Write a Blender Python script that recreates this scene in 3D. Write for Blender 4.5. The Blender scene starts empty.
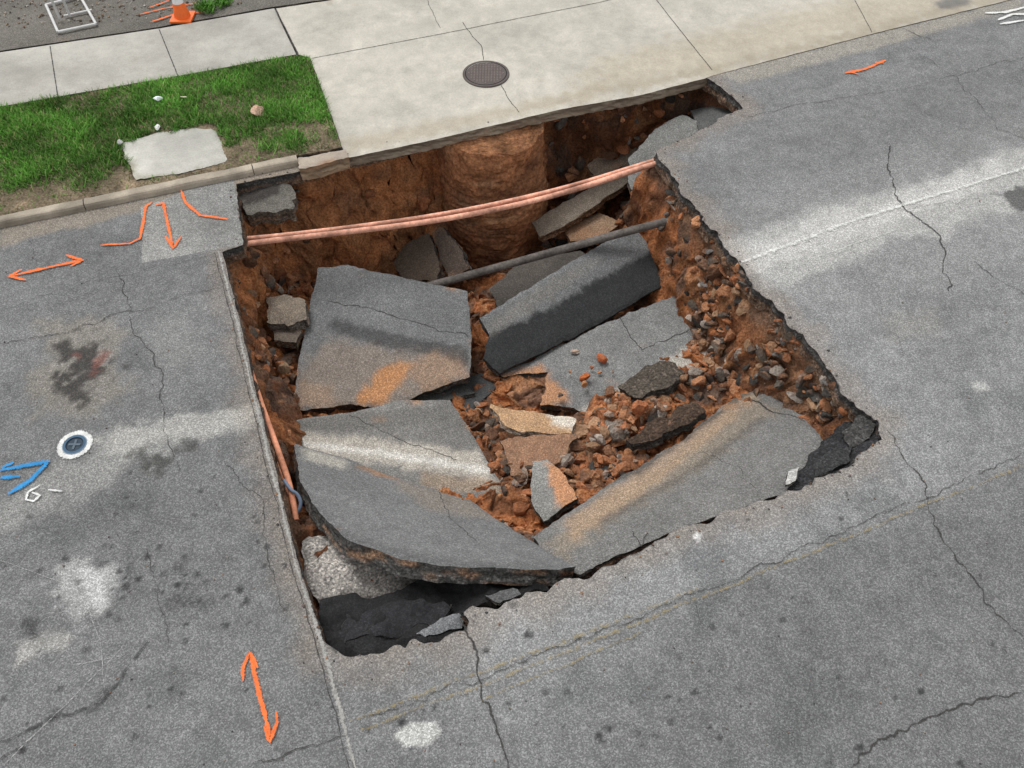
import bpy, math, random
import numpy as np
from mathutils import Vector, geometry
random.seed(7); rng=np.random.default_rng(7)
scene=bpy.context.scene
H=7.0; PITCH=52.0; F=830.0
cp,sp=math.cos(math.radians(PITCH)),math.sin(math.radians(PITCH))
CAM=np.array([0,0,H])
def ray(px,py):
    x=(px-512)/F; y=(384-py)/F
    return np.array([x, cp+y*sp, -sp+y*cp])
def P(px,py,z=0.0):
    d=ray(px,py); t=(z-H)/d[2]
    return CAM+d*t
def PL(pts,z=0.0): return np.array([P(a,b,z) for a,b in pts])

# ---------------- noise -----------------
def _h(ix,iy,iz,seed):
    n=(ix.astype(np.int64)*374761393+iy.astype(np.int64)*668265263+iz.astype(np.int64)*2147483647+seed*1274126177)&0xffffffff
    n=((n^(n>>13))*1274126177)&0xffffffff
    n=((n^(n>>15))*2246822519)&0xffffffff
    n=n^(n>>16)
    return (n&0xffffff)/float(0xffffff)
def vn(p,seed=0):
    i=np.floor(p).astype(np.int64); f=p-i; f=f*f*(3-2*f)
    flat=not np.any(p[:,2]-p[0,2]) 
    r=0
    for a in (0,1):
        for b in (0,1):
            for c in ((0,) if flat else (0,1)):
                w=(f[:,0] if a else 1-f[:,0])*(f[:,1] if b else 1-f[:,1])
                if not flat: w=w*(f[:,2] if c else 1-f[:,2])
                r=r+w*_h(i[:,0]+a,i[:,1]+b,i[:,2]+c,seed)
    return r
def fbm(p,scale=1.0,octv=4,seed=0):
    p=np.asarray(p,float)
    if p.shape[1]==2: p=np.c_[p,np.zeros(len(p))]
    q=p*scale; a=1;s=0;t=0
    for k in range(octv):
        s=s+a*vn(q+17.3*k,seed+k); t+=a; a*=.5; q=q*2.03
    return s/t*2-1
def sst(a,b,x):
    t=np.clip((x-a)/(b-a),0,1); return t*t*(3-2*t)
def sd(pts,poly):
    """signed distance, + inside"""
    pts=np.asarray(pts)[:,:2]; poly=np.asarray(poly)[:,:2]
    d=np.full(len(pts),1e9); ins=np.zeros(len(pts),bool); near=np.zeros((len(pts),2))
    for i in range(len(poly)):
        a=poly[i]; b=poly[(i+1)%len(poly)]; ab=b-a
        L=ab@ab+1e-12
        t=np.clip(((pts-a)@ab)/L,0,1)
        q=a+t[:,None]*ab
        dd=((pts-q)**2).sum(1)
        m=dd<d; d[m]=dd[m]; near[m]=q[m]
        c=((a[1]>pts[:,1])!=(b[1]>pts[:,1]))
        xx=(b[0]-a[0])*(pts[:,1]-a[1])/(b[1]-a[1]+1e-15)+a[0]
        ins^=(c&(pts[:,0]<xx))
    d=np.sqrt(d)
    return np.where(ins,d,-d),near
def dline(pts,line):
    pts=np.asarray(pts)[:,:2]; line=np.asarray(line)[:,:2]
    d=np.full(len(pts),1e9)
    for a,b in zip(line[:-1],line[1:]):
        ab=b-a; t=np.clip(((pts-a)@ab)/(ab@ab+1e-12),0,1)
        d=np.minimum(d,((pts-(a+t[:,None]*ab))**2).sum(1))
    return np.sqrt(d)

# ---------------- materials -----------------
def mat(name,base=None,speck=70,amt=.35,amt2=.2,bump=.4,bscale=90,rough=.9,spec=.3,alpha=None,bdist=.01,grain=0,gscale=95):
    m=bpy.data.materials.new(name); m.use_nodes=True; nt=m.node_tree; N=nt.nodes; Lk=nt.links
    bs=N['Principled BSDF']; bs.inputs['Roughness'].default_value=rough
    bs.inputs['Specular IOR Level'].default_value=spec
    tc=N.new('ShaderNodeTexCoord'); co=tc.outputs['Object']
    def noise(s,d=3,r=.6):
        n=N.new('ShaderNodeTexNoise'); n.inputs['Scale'].default_value=s; n.inputs['Detail'].default_value=d
        n.inputs['Roughness'].default_value=r; Lk.new(co,n.inputs['Vector']); return n.outputs['Fac']
    def mr(src,a,b,c,d):
        r=N.new('ShaderNodeMapRange'); Lk.new(src,r.inputs[0])
        for k,v in zip((1,2,3,4),(a,b,c,d)): r.inputs[k].default_value=v
        return r.outputs[0]
    def mul(a,b):
        x=N.new('ShaderNodeMath'); x.operation='MULTIPLY'; Lk.new(a,x.inputs[0]); Lk.new(b,x.inputs[1]); return x.outputs[0]
    s1=mr(noise(speck,2,.7),.3,.7,1-amt,1+amt)
    s2=mr(noise(speck*.13,4,.65),.3,.7,1-amt2,1+amt2)
    fac=mul(s1,s2)
    if grain:
        v=N.new('ShaderNodeTexVoronoi'); v.inputs['Scale'].default_value=gscale; Lk.new(co,v.inputs['Vector'])
        sx=N.new('ShaderNodeSeparateColor'); Lk.new(v.outputs['Color'],sx.inputs[0])
        pw=N.new('ShaderNodeMath'); pw.operation='POWER'; Lk.new(sx.outputs[0],pw.inputs[0]); pw.inputs[1].default_value=2.2
        fac=mul(fac,mr(pw.outputs[0],0,1,1-grain*.55,1+grain))
    if base is None:
        at=N.new('ShaderNodeAttribute'); at.attribute_name='Col'; csrc=at.outputs['Color']
    else:
        rg=N.new('ShaderNodeRGB'); rg.outputs[0].default_value=(*base,1); csrc=rg.outputs[0]
    vm=N.new('ShaderNodeVectorMath'); vm.operation='SCALE'; Lk.new(csrc,vm.inputs[0]); Lk.new(fac,vm.inputs['Scale'])
    Lk.new(vm.outputs[0],bs.inputs['Base Color'])
    if bump>0:
        b=N.new('ShaderNodeBump'); b.inputs['Strength'].default_value=bump; b.inputs['Distance'].default_value=bdist
        Lk.new(noise(bscale,4,.7),b.inputs['Height']); Lk.new(b.outputs[0],bs.inputs['Normal'])
    if alpha is not None:
        at=N.new('ShaderNodeAttribute'); at.attribute_name='edge'
        n=noise(alpha[0],4,.75)
        x=N.new('ShaderNodeMath'); x.operation='ADD'; Lk.new(n,x.inputs[0])
        e=mr(at.outputs['Fac'],0,1,alpha[1],alpha[2]); Lk.new(e,x.inputs[1])
        a=mr(x.outputs[0],.45,.62,0,alpha[3] if len(alpha)>3 else 1)
        tr=N.new('ShaderNodeBsdfTransparent'); mx=N.new('ShaderNodeMixShader')
        Lk.new(a,mx.inputs[0]); Lk.new(tr.outputs[0],mx.inputs[1]); Lk.new(bs.outputs[0],mx.inputs[2])
        Lk.new(mx.outputs[0],N['Material Output'].inputs['Surface'])
    return m
M_asph=mat('asphalt',speck=60,amt=.22,amt2=.12,bump=.45,grain=.55,gscale=100)
M_conc=mat('concrete',speck=45,amt=.12,amt2=.10,bump=.25)
M_soil=mat('clay_soil',speck=34,amt=.45,amt2=.38,bump=1.0,bscale=20,bdist=.05,rough=1,spec=.1)
M_shaft=mat('clay_caked_brick',speck=20,amt=.4,amt2=.4,bump=1.0,bscale=12,bdist=.06,rough=1,spec=.1)
M_rock=mat('rubble',speck=38,amt=.4,amt2=.25,bump=1.0,bscale=30,bdist=.03,spec=.12)
M_broken=mat('broken_edge',speck=35,amt=.6,amt2=.35,bump=1.0,bscale=35,bdist=.03,grain=.6,gscale=50)
M_grass=mat('grass_blade',speck=10,amt=.15,amt2=.3,bump=0,rough=.7,spec=.2)
M_orange=mat('orange_spray',base=(.80,.17,.045),amt=.2,alpha=(60,.42,-.25,.95))
M_blue=mat('blue_spray',base=(.03,.25,.55),amt=.2,alpha=(60,.40,-.3,.9))
M_white=mat('white_paint',base=(.68,.68,.66),amt=.2,alpha=(50,.4,-.25,.92))
M_worn=mat('worn_white_paint',base=(.68,.68,.65),amt=.2,alpha=(26,.10,-.18,.75))
M_yel=mat('worn_yellow_paint',base=(.30,.23,.10),amt=.2,alpha=(30,.05,-.12,.55))
M_crack=mat('crack_fill',base=(.04,.038,.036),amt=.4,alpha=(30,.34,-.25,.85))
M_crackl=mat('light_sealant',base=(.33,.32,.30),amt=.3,alpha=(40,.25,-.15,.85))
M_scr=mat('scratch_light',base=(.42,.42,.41),amt=.3,alpha=(40,.12,-.2,.7))
M_skid=mat('skid_rubber',base=(.045,.045,.045),amt=.3,alpha=(14,.15,-.2,.75))

def mkmesh(name,V,Fc,mats,col=None,smooth=False,mi=None,attrs=None):
    V=np.asarray(V,np.float32)
    me=bpy.data.meshes.new(name)
    if isinstance(Fc,np.ndarray):
        k=Fc.shape[1]; nf=len(Fc)
        me.vertices.add(len(V)); me.vertices.foreach_set('co',V.ravel())
        me.loops.add(nf*k); me.loops.foreach_set('vertex_index',Fc.ravel().astype(np.int32))
        me.polygons.add(nf); me.polygons.foreach_set('loop_start',(np.arange(nf)*k).astype(np.int32))
        me.update(calc_edges=True)
    else: me.from_pydata(V.tolist(),[],Fc)
    for m in mats: me.materials.append(m)
    if col is not None:
        a=me.color_attributes.new('Col','FLOAT_COLOR','POINT')
        c=np.c_[np.asarray(col),np.ones(len(V))].astype(np.float32); a.data.foreach_set('color',c.ravel())
    if attrs:
        for k,v in attrs.items():
            a=me.attributes.new(k,'FLOAT','POINT'); a.data.foreach_set('value',np.asarray(v,np.float32))
    if mi is not None: me.polygons.foreach_set('material_index',np.asarray(mi,np.int32))
    me.polygons.foreach_set('use_smooth',np.full(len(me.polygons),bool(smooth)))
    me.update()
    o=bpy.data.objects.new(name,me); scene.collection.objects.link(o); return o
def mix(c,t,m):
    m=np.clip(m,0,1)[:,None]; return c*(1-m)+np.array(t)*m

# ---------------- hole outline -----------------
HOLE=[(297,172,.3),(345,157,.3),(440,136,.3),(560,107,.3),(640,93,.3),(705,76,.6),(722,87,1),(743,108,1),(700,131,.6),(657,151,.8),(672,178,1.4),(692,205,1.5),(720,240,1.5),(740,262,1.5),(758,290,1.5),(790,322,1.5),(825,365,1.5),(850,400,1.3),(880,420,1.2),(886,440,1),(852,465,1),(800,489,1),(740,510,1),(690,527,1),(640,549,1),(582,577,1.2),(545,590,1.5),(500,603,1.5),(460,612,1.4),(464,628,1.4),(440,640,1.4),(400,648,1.2),(345,655,.6),(322,641,.3),(300,570,.25),(280,490,.25),(256,390,.25),(240,320,.25),(222,252,.25),(243,245,.5),(236,184,.3)]
hp=PL([(a,b) for a,b,_ in HOLE])[:,:2]; hj=[c for *_,c in HOLE]
def jag(poly,amps,step=.04,amp=.035,seed=3):
    out=[]
    for i in range(len(poly)):
        a=poly[i]; b=poly[(i+1)%len(poly)]; L=np.linalg.norm(b-a); n=max(1,int(L/step)); d=(b-a)/L; nr=np.array([-d[1],d[0]])
        t=np.arange(n)/n; q=a+t[:,None]*(b-a)
        w=fbm(q,6,3,seed)*amp*1.8+fbm(q,25,2,seed+9)*amp*.6
        aa=amps[i] if hasattr(amps,'__len__') else amps
        out.append(q+(w*aa)[:,None]*nr)
    return np.concatenate(out)
rim=jag(hp,hj)

# ---------------- road sheet -----------------
def axis(lo,hi,step,far):
    c=list(np.arange(lo,hi,step)); s=step; x=c[-1]
    while x<far: s*=1.25; x+=s; c.append(x)
    s=step; x=c[0]; f=[]
    while x>-far: s*=1.25; x-=s; f.append(x)
    return np.array(f[::-1]+c)
xs=axis(-8.2,8.2,.027,400); ys=axis(1.0,12.5,.027,400)
X,Y=np.meshgrid(xs,ys); nx,ny=len(xs),len(ys)
V=np.c_[X.ravel(),Y.ravel(),np.zeros(nx*ny)]
bb0=hp.min(0)-.3; bb1=hp.max(0)+.3
inb=np.where((V[:,0]>bb0[0])&(V[:,0]<bb1[0])&(V[:,1]>bb0[1])&(V[:,1]<bb1[1]))[0]
S,NR=sd(V[inb],rim)
sdv=np.full(len(V),-9.0); sdv[inb]=S
idx=np.arange(nx*ny).reshape(ny,nx)
Q=np.stack([idx[:-1,:-1],idx[:-1,1:],idx[1:,1:],idx[1:,:-1]],-1).reshape(-1,4)
rem=sdv[Q].mean(1)>0
keep=Q[~rem]
bnd=np.intersect1d(np.unique(Q[rem]),np.unique(keep))
nr=np.zeros((len(V),2)); nr[inb]=NR
V[bnd,:2]=nr[bnd]
used=np.unique(keep); remap=np.full(len(V),-1); remap[used]=np.arange(len(used))
V=V[used]; keep=remap[keep]
u0=P(0,228)[:2]; u1=P(713,73)[:2]; ud=(u1-u0)/np.linalg.norm(u1-u0); vd=np.array([-ud[1],ud[0]])
def uv(p): q=p[:,:2]-u0; return np.c_[q@ud,q@vd]
UV=uv(V)
C=np.ones((len(V),3))*np.array([.170,.171,.170])
C*=(1+.18*fbm(V,.8,4,1)+.14*fbm(V,5,3,5)+.10*fbm(V,16,2,6))[:,None]
C*=(1+.14*fbm(np.c_[UV[:,0]*.25,UV[:,1]*2.5],1,4,8))[:,None]
C=mix(C,(.09,.092,.095),sst(.2,.5,fbm(V,1.7,5,77))*.35)
def region(px,color,strength=1,soft=.08,nz=.15,ns=3,thr=None,seed=0,mulc=False):
    global C
    poly=PL(px)[:,:2]; lo=poly.min(0)-.5; hi=poly.max(0)+.5
    ii=np.where((V[:,0]>lo[0])&(V[:,0]<hi[0])&(V[:,1]>lo[1])&(V[:,1]<hi[1]))[0]
    if len(ii)==0: return
    s,_=sd(V[ii],poly); s=s+fbm(V[ii],ns,4,seed+20)*nz
    m=sst(-soft,soft,s)*strength
    if thr is not None: m=m*sst(thr-.15,thr+.15,fbm(V[ii],6,4,seed+50))
    if mulc: C[ii]*=(1+(np.array(color)-1)*m[:,None])
    else: C[ii]=mix(C[ii],color,m)
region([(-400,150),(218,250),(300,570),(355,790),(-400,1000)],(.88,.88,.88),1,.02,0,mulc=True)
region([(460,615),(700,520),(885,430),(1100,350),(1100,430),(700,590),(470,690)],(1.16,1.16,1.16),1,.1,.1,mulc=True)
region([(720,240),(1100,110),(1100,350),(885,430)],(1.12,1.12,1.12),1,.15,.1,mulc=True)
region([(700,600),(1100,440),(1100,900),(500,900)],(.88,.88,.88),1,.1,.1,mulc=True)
region([(722,243),(860,198),(1100,120),(1130,178),(900,243),(765,292)],(.37,.365,.35),.85,.12,.2,3,seed=2)
region([(735,250),(860,207),(1000,158),(1010,178),(860,236),(755,275)],(.52,.51,.49),.7,.1,.25,4,seed=3)
region([(720,215),(1000,120),(1100,100),(1100,230),(900,300),(770,330)],(.28,.28,.27),.25,.3,.3,3,seed=43)
region([(1000,195),(1100,160),(1100,200),(1020,214)],(.05,.05,.05),.8,.05,.1,8,seed=4)
region([(0,500),(60,470),(110,438),(250,403),(258,425),(170,455),(90,490),(0,525)],(.30,.295,.28),.5,.14,.3,4,seed=6)
region([(90,440),(180,415),(250,403),(258,422),(120,455)],(.40,.39,.36),.55,.08,.25,6,seed=7)
region([(40,565),(85,562),(110,580),(112,605),(80,612),(55,595)],(.36,.36,.35),.7,.10,.3,6,seed=8)
region([(72,565),(102,575),(108,610),(92,600)],(.5,.5,.49),.6,.05,.1,7,seed=88)
region([(8,640),(60,630),(72,640),(20,658)],(.34,.33,.31),.65,.05,.14,6,seed=9)
region([(150,320),(190,315),(200,360),(160,380)],(.24,.24,.23),.5,.2,.25,5,seed=10)
region([(40,322),(110,322),(125,405),(35,415)],(.24,.21,.17),.45,.12,.25,5,seed=12)
region([(60,335),(105,350),(112,375),(90,400),(52,395),(55,360)],(.035,.032,.03),.9,.12,.3,7,thr=.05,seed=11)
region([(75,355),(110,352),(112,370),(90,378)],(.16,.06,.045),.7,.04,.08,9,thr=-.05,seed=61)
region([(130,455),(225,440),(215,470),(140,475)],(.055,.055,.05),.85,.08,.15,8,thr=0.05,seed=13)
region([(20,620),(60,612),(65,628),(20,640)],(.05,.05,.05),.8,.04,.08,8,thr=-.05,seed=14)
region([(110,570),(210,545),(230,600),(130,620)],(.05,.05,.05),.6,.1,.15,10,thr=.3,seed=44)
region([(20,720),(60,700),(110,690),(100,710),(30,735)],(.05,.05,.05),.7,.03,.05,8,thr=-.1,seed=16)
region([(393,735),(410,723),(435,722),(441,732),(430,744),(405,748)],(.42,.42,.40),.95,.015,.01,10,seed=15)
region([(885,318),(935,308),(940,335),(890,345)],(.25,.24,.22),.4,.1,.15,5,seed=17)
region([(972,383),(985,382),(990,389),(975,392)],(.42,.42,.40),.7,.03,.05,9,seed=18)
region([(692,536),(697,532),(702,536),(698,541)],(.7,.7,.7),1,.012,.005,5,seed=19)
region([(0,228),(340,156),(340,166),(0,245)],(.28,.23,.17),.55,.06,.08,5,seed=21)
region([(713,74),(1024,-4),(1024,8),(740,84)],(.32,.29,.24),.6,.08,.08,5,seed=22)
rs=np.clip(-sdv[used],0,9)
near=(rs<.5)
C[near]=mix(C[near],(.26,.20,.15),(1-sst(.02,.35,rs[near]+.15*fbm(V[near],4,3,31)))*.35)
sp_=[(random.uniform(0,1024),random.uniform(420,768)) for _ in range(140)]+[(random.gauss(165,45),random.gauss(580,25)) for _ in range(60)]+[(random.gauss(620,60),random.gauss(700,40)) for _ in range(20)]+[(random.gauss(380,70),random.gauss(690,30)) for _ in range(14)]
for a,b in sp_:
    c=P(a,b)[:2]; r=random.uniform(.01,.03)
    ii=np.where((abs(V[:,0]-c[0])<.1)&(abs(V[:,1]-c[1])<.1))[0]
    if len(ii):
        d=np.hypot(*(V[ii,:2]-c).T)+fbm(V[ii],14,2,30)*.03
        C[ii]=mix(C[ii],(.035,.035,.035),(1-sst(r*.6,r*1.2,d))*random.uniform(.5,.95))
V[:,2]=fbm(V,1.2,3,40)*.004
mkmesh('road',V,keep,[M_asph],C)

# rim (pavement edge)
n=len(rim); cen=np.roll(rim,-1,0)-np.roll(rim,1,0); cen/=np.linalg.norm(cen,axis=1)[:,None]+1e-9
onrm=np.c_[-cen[:,1],cen[:,0]]
test,_=sd(rim+onrm*.03,rim)
if (test>0).mean()>.5: onrm=-onrm
farside=sst(0,.15,dline(rim,PL([(297,170),(345,155),(440,135),(705,75)])))
RV=[];RC=[]
zs=[.001,-.02,-.05,-.085,-.12,-.16,-.21]
for k,z in enumerate(zs):
    q=np.c_[rim,np.full(n,z)]
    off=.004+(.02+.035*fbm(q,9,3,60+k))*(k>0)-k*.006
    if k==0: off=np.full(n,.004)
    off=off+(1-farside)*.04
    RV.append(np.c_[rim+onrm*np.asarray(off)[:,None],np.full(n,z)+ (fbm(q,12,2,70)*.012 if k else 0)])
    base=np.array([.17,.17,.17]) if k==0 else (np.array([.06,.056,.053]) if k<4 else np.array([.14,.09,.06]))
    RC.append(np.ones((n,3))*base*(1+.5*fbm(q,8,3,80+k))[:,None])
RV=np.concatenate(RV); RC=np.concatenate(RC)
RF=[[k*n+i,k*n+(i+1)%n,(k+1)*n+(i+1)%n,(k+1)*n+i] for k in range(len(zs)-1) for i in range(n)]
mkmesh('pavement_edge',RV,RF,[M_broken],RC)

# ---------------- pit -----------------
ctrl=[(330,250,-2.0,5,.15),(380,262,-2.2,5,.2),(450,270,-2.5,5,.5),(560,240,-2.4,5,.45),(620,190,-2.0,4,.3),(700,125,-1.2,4,.2),(730,108,-.8,2.5,.15),
(680,200,-1.1,2.2,.05),(715,260,-.95,1.9,.03),(750,310,-.9,1.8,.03),(790,360,-.85,1.7,.03),(830,400,-.7,1.6,.03),(860,430,-.5,1.5,.05),
(650,330,-1.95,3,.1),(600,370,-1.95,3,.1),(540,300,-2.0,3,.1),(560,400,-1.6,3,.1),(470,420,-1.6,4,.1),(610,440,-1.2,3,.1),(680,400,-1.15,2,.1),(520,500,-1.15,4,.1),
(285,350,-1.5,4,.05),(270,300,-1.6,4,.05),(300,480,-1.5,4,.05),(400,450,-1.7,4,.05),(330,560,-.5,3,.05),(400,610,-.42,3,.1),(500,590,-.6,4,.1),(400,350,-2.0,4,.1),(620,520,-1.1,4,.1),(700,470,-1.1,3,.1),(760,440,-1.0,3,.1)]
cw=np.array([[*P(a,b,z)[:2],z,s,u] for a,b,z,s,u in ctrl])
def zfield(p):
    s,_=sd(p,hp)
    d2=((p[:,None,:2]-cw[None,:,:2])**2).sum(2)+.02
    w=1/d2**1.7; w/=w.sum(1)[:,None]
    z=w@cw[:,2]; sl=w@cw[:,3]; un=w@cw[:,4]
    dep=-z-.17
    wall=np.maximum(0,(s+un+.10*fbm(p,2.2,2,90)))*sl
    k=.15
    hh=np.clip(.5+.5*(dep-wall)/k,0,1)
    m=dep*(1-hh)+wall*hh-k*hh*(1-hh)
    m=np.maximum(m,0)
    fl=sst(.1,.5,m)
    lump=fbm(p,6,3,92)
    return -.17-m+fl*(.15*fbm(p,2.2,4,91)+.13*np.abs(lump)+.05*fbm(p,20,2,93))
gx=np.arange(bb0[0]-.2,bb1[0]+.2,.017); gy=np.arange(bb0[1]-.2,bb1[1]+.6,.017)
GX,GY=np.meshgrid(gx,gy); PV=np.c_[GX.ravel(),GY.ravel()]
PZ=np.concatenate([zfield(c) for c in np.array_split(PV,12)])
PV3=np.c_[PV,PZ]
m=sst(.2,.45,-PZ)
Q3=PV3.copy()
dx=fbm(Q3,2.6,3,100)*.20*m; dy=fbm(Q3,2.6,3,110)*.20*m
dz=(fbm(Q3,9,3,101)*.08)*m
dx+=fbm(Q3,9,2,102)*.06*m; dy+=fbm(Q3,9,2,112)*.06*m
PV3[:,0]+=dx; PV3[:,1]+=dy; PV3[:,2]+=dz
PV3[:,2]=np.where(PZ>-.175,-.19,PV3[:,2])
idx=np.arange(len(gx)*len(gy)).reshape(len(gy),len(gx))
PQ=np.stack([idx[:-1,:-1],idx[:-1,1:],idx[1:,1:],idx[1:,:-1]],-1).reshape(-1,4)
clay=np.array([.36,.140,.058])
PC=np.ones((len(PV3),3))*clay
PC*=(1+.35*fbm(Q3,1.3,4,120)+.35*fbm(Q3,7,3,121))[:,None]
PC=mix(PC,(.13,.062,.036),sst(-.05,.3,fbm(Q3,2.1,4,122))*.8)
PC=mix(PC,(.11,.085,.07),sst(.05,.35,fbm(Q3,3.7,4,123))*.7)
PC=mix(PC,(.48,.24,.12),sst(.12,.38,fbm(Q3,4.5,4,124))*.6)
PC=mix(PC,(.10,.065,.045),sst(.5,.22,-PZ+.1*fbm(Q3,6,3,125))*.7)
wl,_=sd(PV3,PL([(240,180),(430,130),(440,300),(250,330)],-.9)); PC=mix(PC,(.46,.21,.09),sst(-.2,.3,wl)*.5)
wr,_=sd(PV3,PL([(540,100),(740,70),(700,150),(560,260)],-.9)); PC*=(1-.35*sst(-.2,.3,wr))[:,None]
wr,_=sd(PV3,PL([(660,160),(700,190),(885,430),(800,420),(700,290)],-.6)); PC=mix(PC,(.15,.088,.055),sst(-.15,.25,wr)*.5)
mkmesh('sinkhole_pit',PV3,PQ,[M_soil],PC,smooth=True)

# ---------------- slabs -----------------
def slab(name,out,anch,thick=.14,jg=.6,step=.06,top=M_asph,side=M_broken,color=(.150,.152,.152),sidecol=(.055,.05,.045),
         dirt=.3,dirtcol=(.30,.165,.09),paint=(),bend=None,rough=.006,seed=0,edgeamp=.02,contrast=.24,ebev=.012,bstep=.035,cracks=()):
    a=[P(*q) for q in anch]; nrm=np.cross(a[1]-a[0],a[2]-a[0]); nrm/=np.linalg.norm(nrm)
    if nrm[2]<0: nrm=-nrm
    O=a[0]
    def onp(px,py):
        d=ray(px,py); t=((O-CAM)@nrm)/(d@nrm); return CAM+d*t
    o3=np.array([onp(x,y) for x,y in out])
    e1=np.cross([0,1,0],nrm); e1/=np.linalg.norm(e1); e2=np.cross(nrm,e1)
    def to2(p): return np.c_[(p-O)@e1,(p-O)@e2]
    o2=to2(o3)
    bd=jag(o2,jg,step=bstep,amp=edgeamp,seed=seed+3)
    area=.5*np.sum(bd[:,0]*np.roll(bd[:,1],-1)-bd[:,1]*np.roll(bd[:,0],-1))
    if area<0: bd=bd[::-1]
    lo=bd.min(0); hi=bd.max(0)
    g=np.stack(np.meshgrid(np.arange(lo[0],hi[0],step),np.arange(lo[1],hi[1],step)),-1).reshape(-1,2)
    g=g+rng.uniform(-.2,.2,g.shape)*step
    if len(g):
        s,_=sd(g,bd); g=g[s>step*.45]
    allp=np.concatenate([bd,g]) if len(g) else bd
    res=geometry.delaunay_2d_cdt([Vector(map(float,p)) for p in allp],[],[list(range(len(bd)))],1,1e-5)
    t2=np.array([[v.x,v.y] for v in res[0]]); tf=[list(f) for f in res[2]]
    c2=(lo+hi)/2; hs=(hi-lo)/2
    def lift(q,dep):
        off=fbm(np.c_[q,np.full(len(q),seed*3.1)],4,3,seed+130)*rough*2
        if bend is not None:
            ang,am=bend; t=((q-c2)@np.array([math.cos(ang),math.sin(ang)]))/max(hs); off=off+am*t*t
        return O+q[:,:1]*e1+q[:,1:]*e2+(off-dep)[:,None]*nrm
    sdt,_=sd(t2,bd)
    topv=lift(t2,np.where(sdt<.004,ebev,0.0))
    V=[topv]; Fc=tf; mi=[0]*len(tf)
    col=np.ones((len(topv),3))*np.array(color)
    q3=topv+seed*5
    col*=(1+contrast*fbm(q3,1.5,4,seed)+.12*fbm(q3,7,3,seed+1))[:,None]
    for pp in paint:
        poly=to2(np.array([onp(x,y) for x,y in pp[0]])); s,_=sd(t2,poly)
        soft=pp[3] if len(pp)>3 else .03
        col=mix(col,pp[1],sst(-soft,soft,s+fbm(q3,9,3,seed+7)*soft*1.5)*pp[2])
    if dirt>0:
        col=mix(col,dirtcol,sst(.45-dirt,.75-dirt,fbm(q3,2.4,5,seed+4)-np.clip(sdt,0,.4)*.6)*.75)
    cols=[col]; nb=len(bd); off0=len(topv)
    cc=np.roll(bd,-1,0)-np.roll(bd,1,0); cc/=np.linalg.norm(cc,axis=1)[:,None]+1e-9; inn=np.c_[-cc[:,1],cc[:,0]]
    K=5
    for k in range(K+1):
        t=k/K
        r=fbm(np.c_[bd*1.0,np.full(nb,k*.7+seed)],11,3,seed+140)*.03+.012*t
        if k==0: r=np.zeros(nb)
        V.append(lift(bd+inn*np.asarray(r)[:,None],ebev+thick*t))
        sc=np.array(sidecol)*(1.0 if t<.55 else 1.6)
        c=np.ones((nb,3))*sc*(1+.5*fbm(np.c_[bd,np.full(nb,t)],7,3,seed+150+k))[:,None]
        if dirt>0: c=mix(c,dirtcol,sst(.1,.4,fbm(np.c_[bd,np.full(nb,t)],4,3,seed+160))*.6)
        cols.append(c)
    for k in range(K):
        for i in range(nb):
            j=(i+1)%nb; a0=off0+k*nb; Fc.append([a0+i,a0+nb+i,a0+nb+j,a0+j]); mi.append(1)
    Fc.append([off0+K*nb+i for i in range(nb)][::-1]); mi.append(1)
    ob=mkmesh(name,np.concatenate(V),Fc,[top,side],np.concatenate(cols),mi=mi)
    for ci,(pts,wd) in enumerate(cracks):
        q=to2(np.array([onp(x,y) for x,y in pts])); o_=[]
        for A,B in zip(q[:-1],q[1:]):
            nn_=max(2,int(np.linalg.norm(B-A)/.03)); o_+=[A+(B-A)*t/nn_ for t in range(nn_)]
        o_.append(q[-1]); q=np.array(o_); q=q+np.c_[fbm(q,9,3,ci+seed),fbm(q,9,3,ci+seed+9)]*.04
        tt=np.gradient(q,axis=0); tt/=np.linalg.norm(tt,axis=1)[:,None]+1e-9; nn_=np.c_[-tt[:,1],tt[:,0]]
        w_=wd*(1+.8*fbm(q,8,2,4)); CV=[];CF=[];CE=[]
        for s_,e in ((-1,1),(0,0),(1,1)):
            CV.append(lift(q+nn_*(w_*.5*s_)[:,None],np.full(len(q),-.005))); CE+= [e]*len(q)
        L_=len(q)
        for s_ in (0,1):
            for i in range(L_-1): CF.append([s_*L_+i,s_*L_+i+1,(s_+1)*L_+i+1,(s_+1)*L_+i])
        c=mkmesh('crack',np.concatenate(CV),CF,[M_crack],attrs={'edge':CE}); c.parent=ob
    return ob
slab('asphalt_slab',[(318,268),(348,265),(467,291),(471,330),(470,377),(425,392),(388,409),(350,404),(292,411),(300,350)],[(318,268,-.95),(467,291,-1.0),(380,409,-1.35)],.16,seed=1,dirt=.18,
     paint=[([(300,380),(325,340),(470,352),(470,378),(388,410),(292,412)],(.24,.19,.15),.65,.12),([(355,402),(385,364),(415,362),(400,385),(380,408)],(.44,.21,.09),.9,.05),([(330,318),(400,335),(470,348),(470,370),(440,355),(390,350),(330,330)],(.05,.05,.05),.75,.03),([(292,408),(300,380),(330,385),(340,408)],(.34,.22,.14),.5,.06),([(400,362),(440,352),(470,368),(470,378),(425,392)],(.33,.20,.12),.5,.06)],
     cracks=[([(330,300),(380,312),(440,330),(470,336)],.013)])
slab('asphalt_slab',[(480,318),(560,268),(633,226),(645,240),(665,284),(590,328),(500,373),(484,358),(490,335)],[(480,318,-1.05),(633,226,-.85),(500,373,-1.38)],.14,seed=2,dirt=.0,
     paint=[([(470,340),(485,337),(560,302),(600,278),(650,252),(690,270),(690,310),(500,395)],(.028,.029,.03),.97,.03),([(485,325),(560,275),(600,255),(600,262),(560,290),(490,335)],(.22,.2,.17),.4,.05)])
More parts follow.
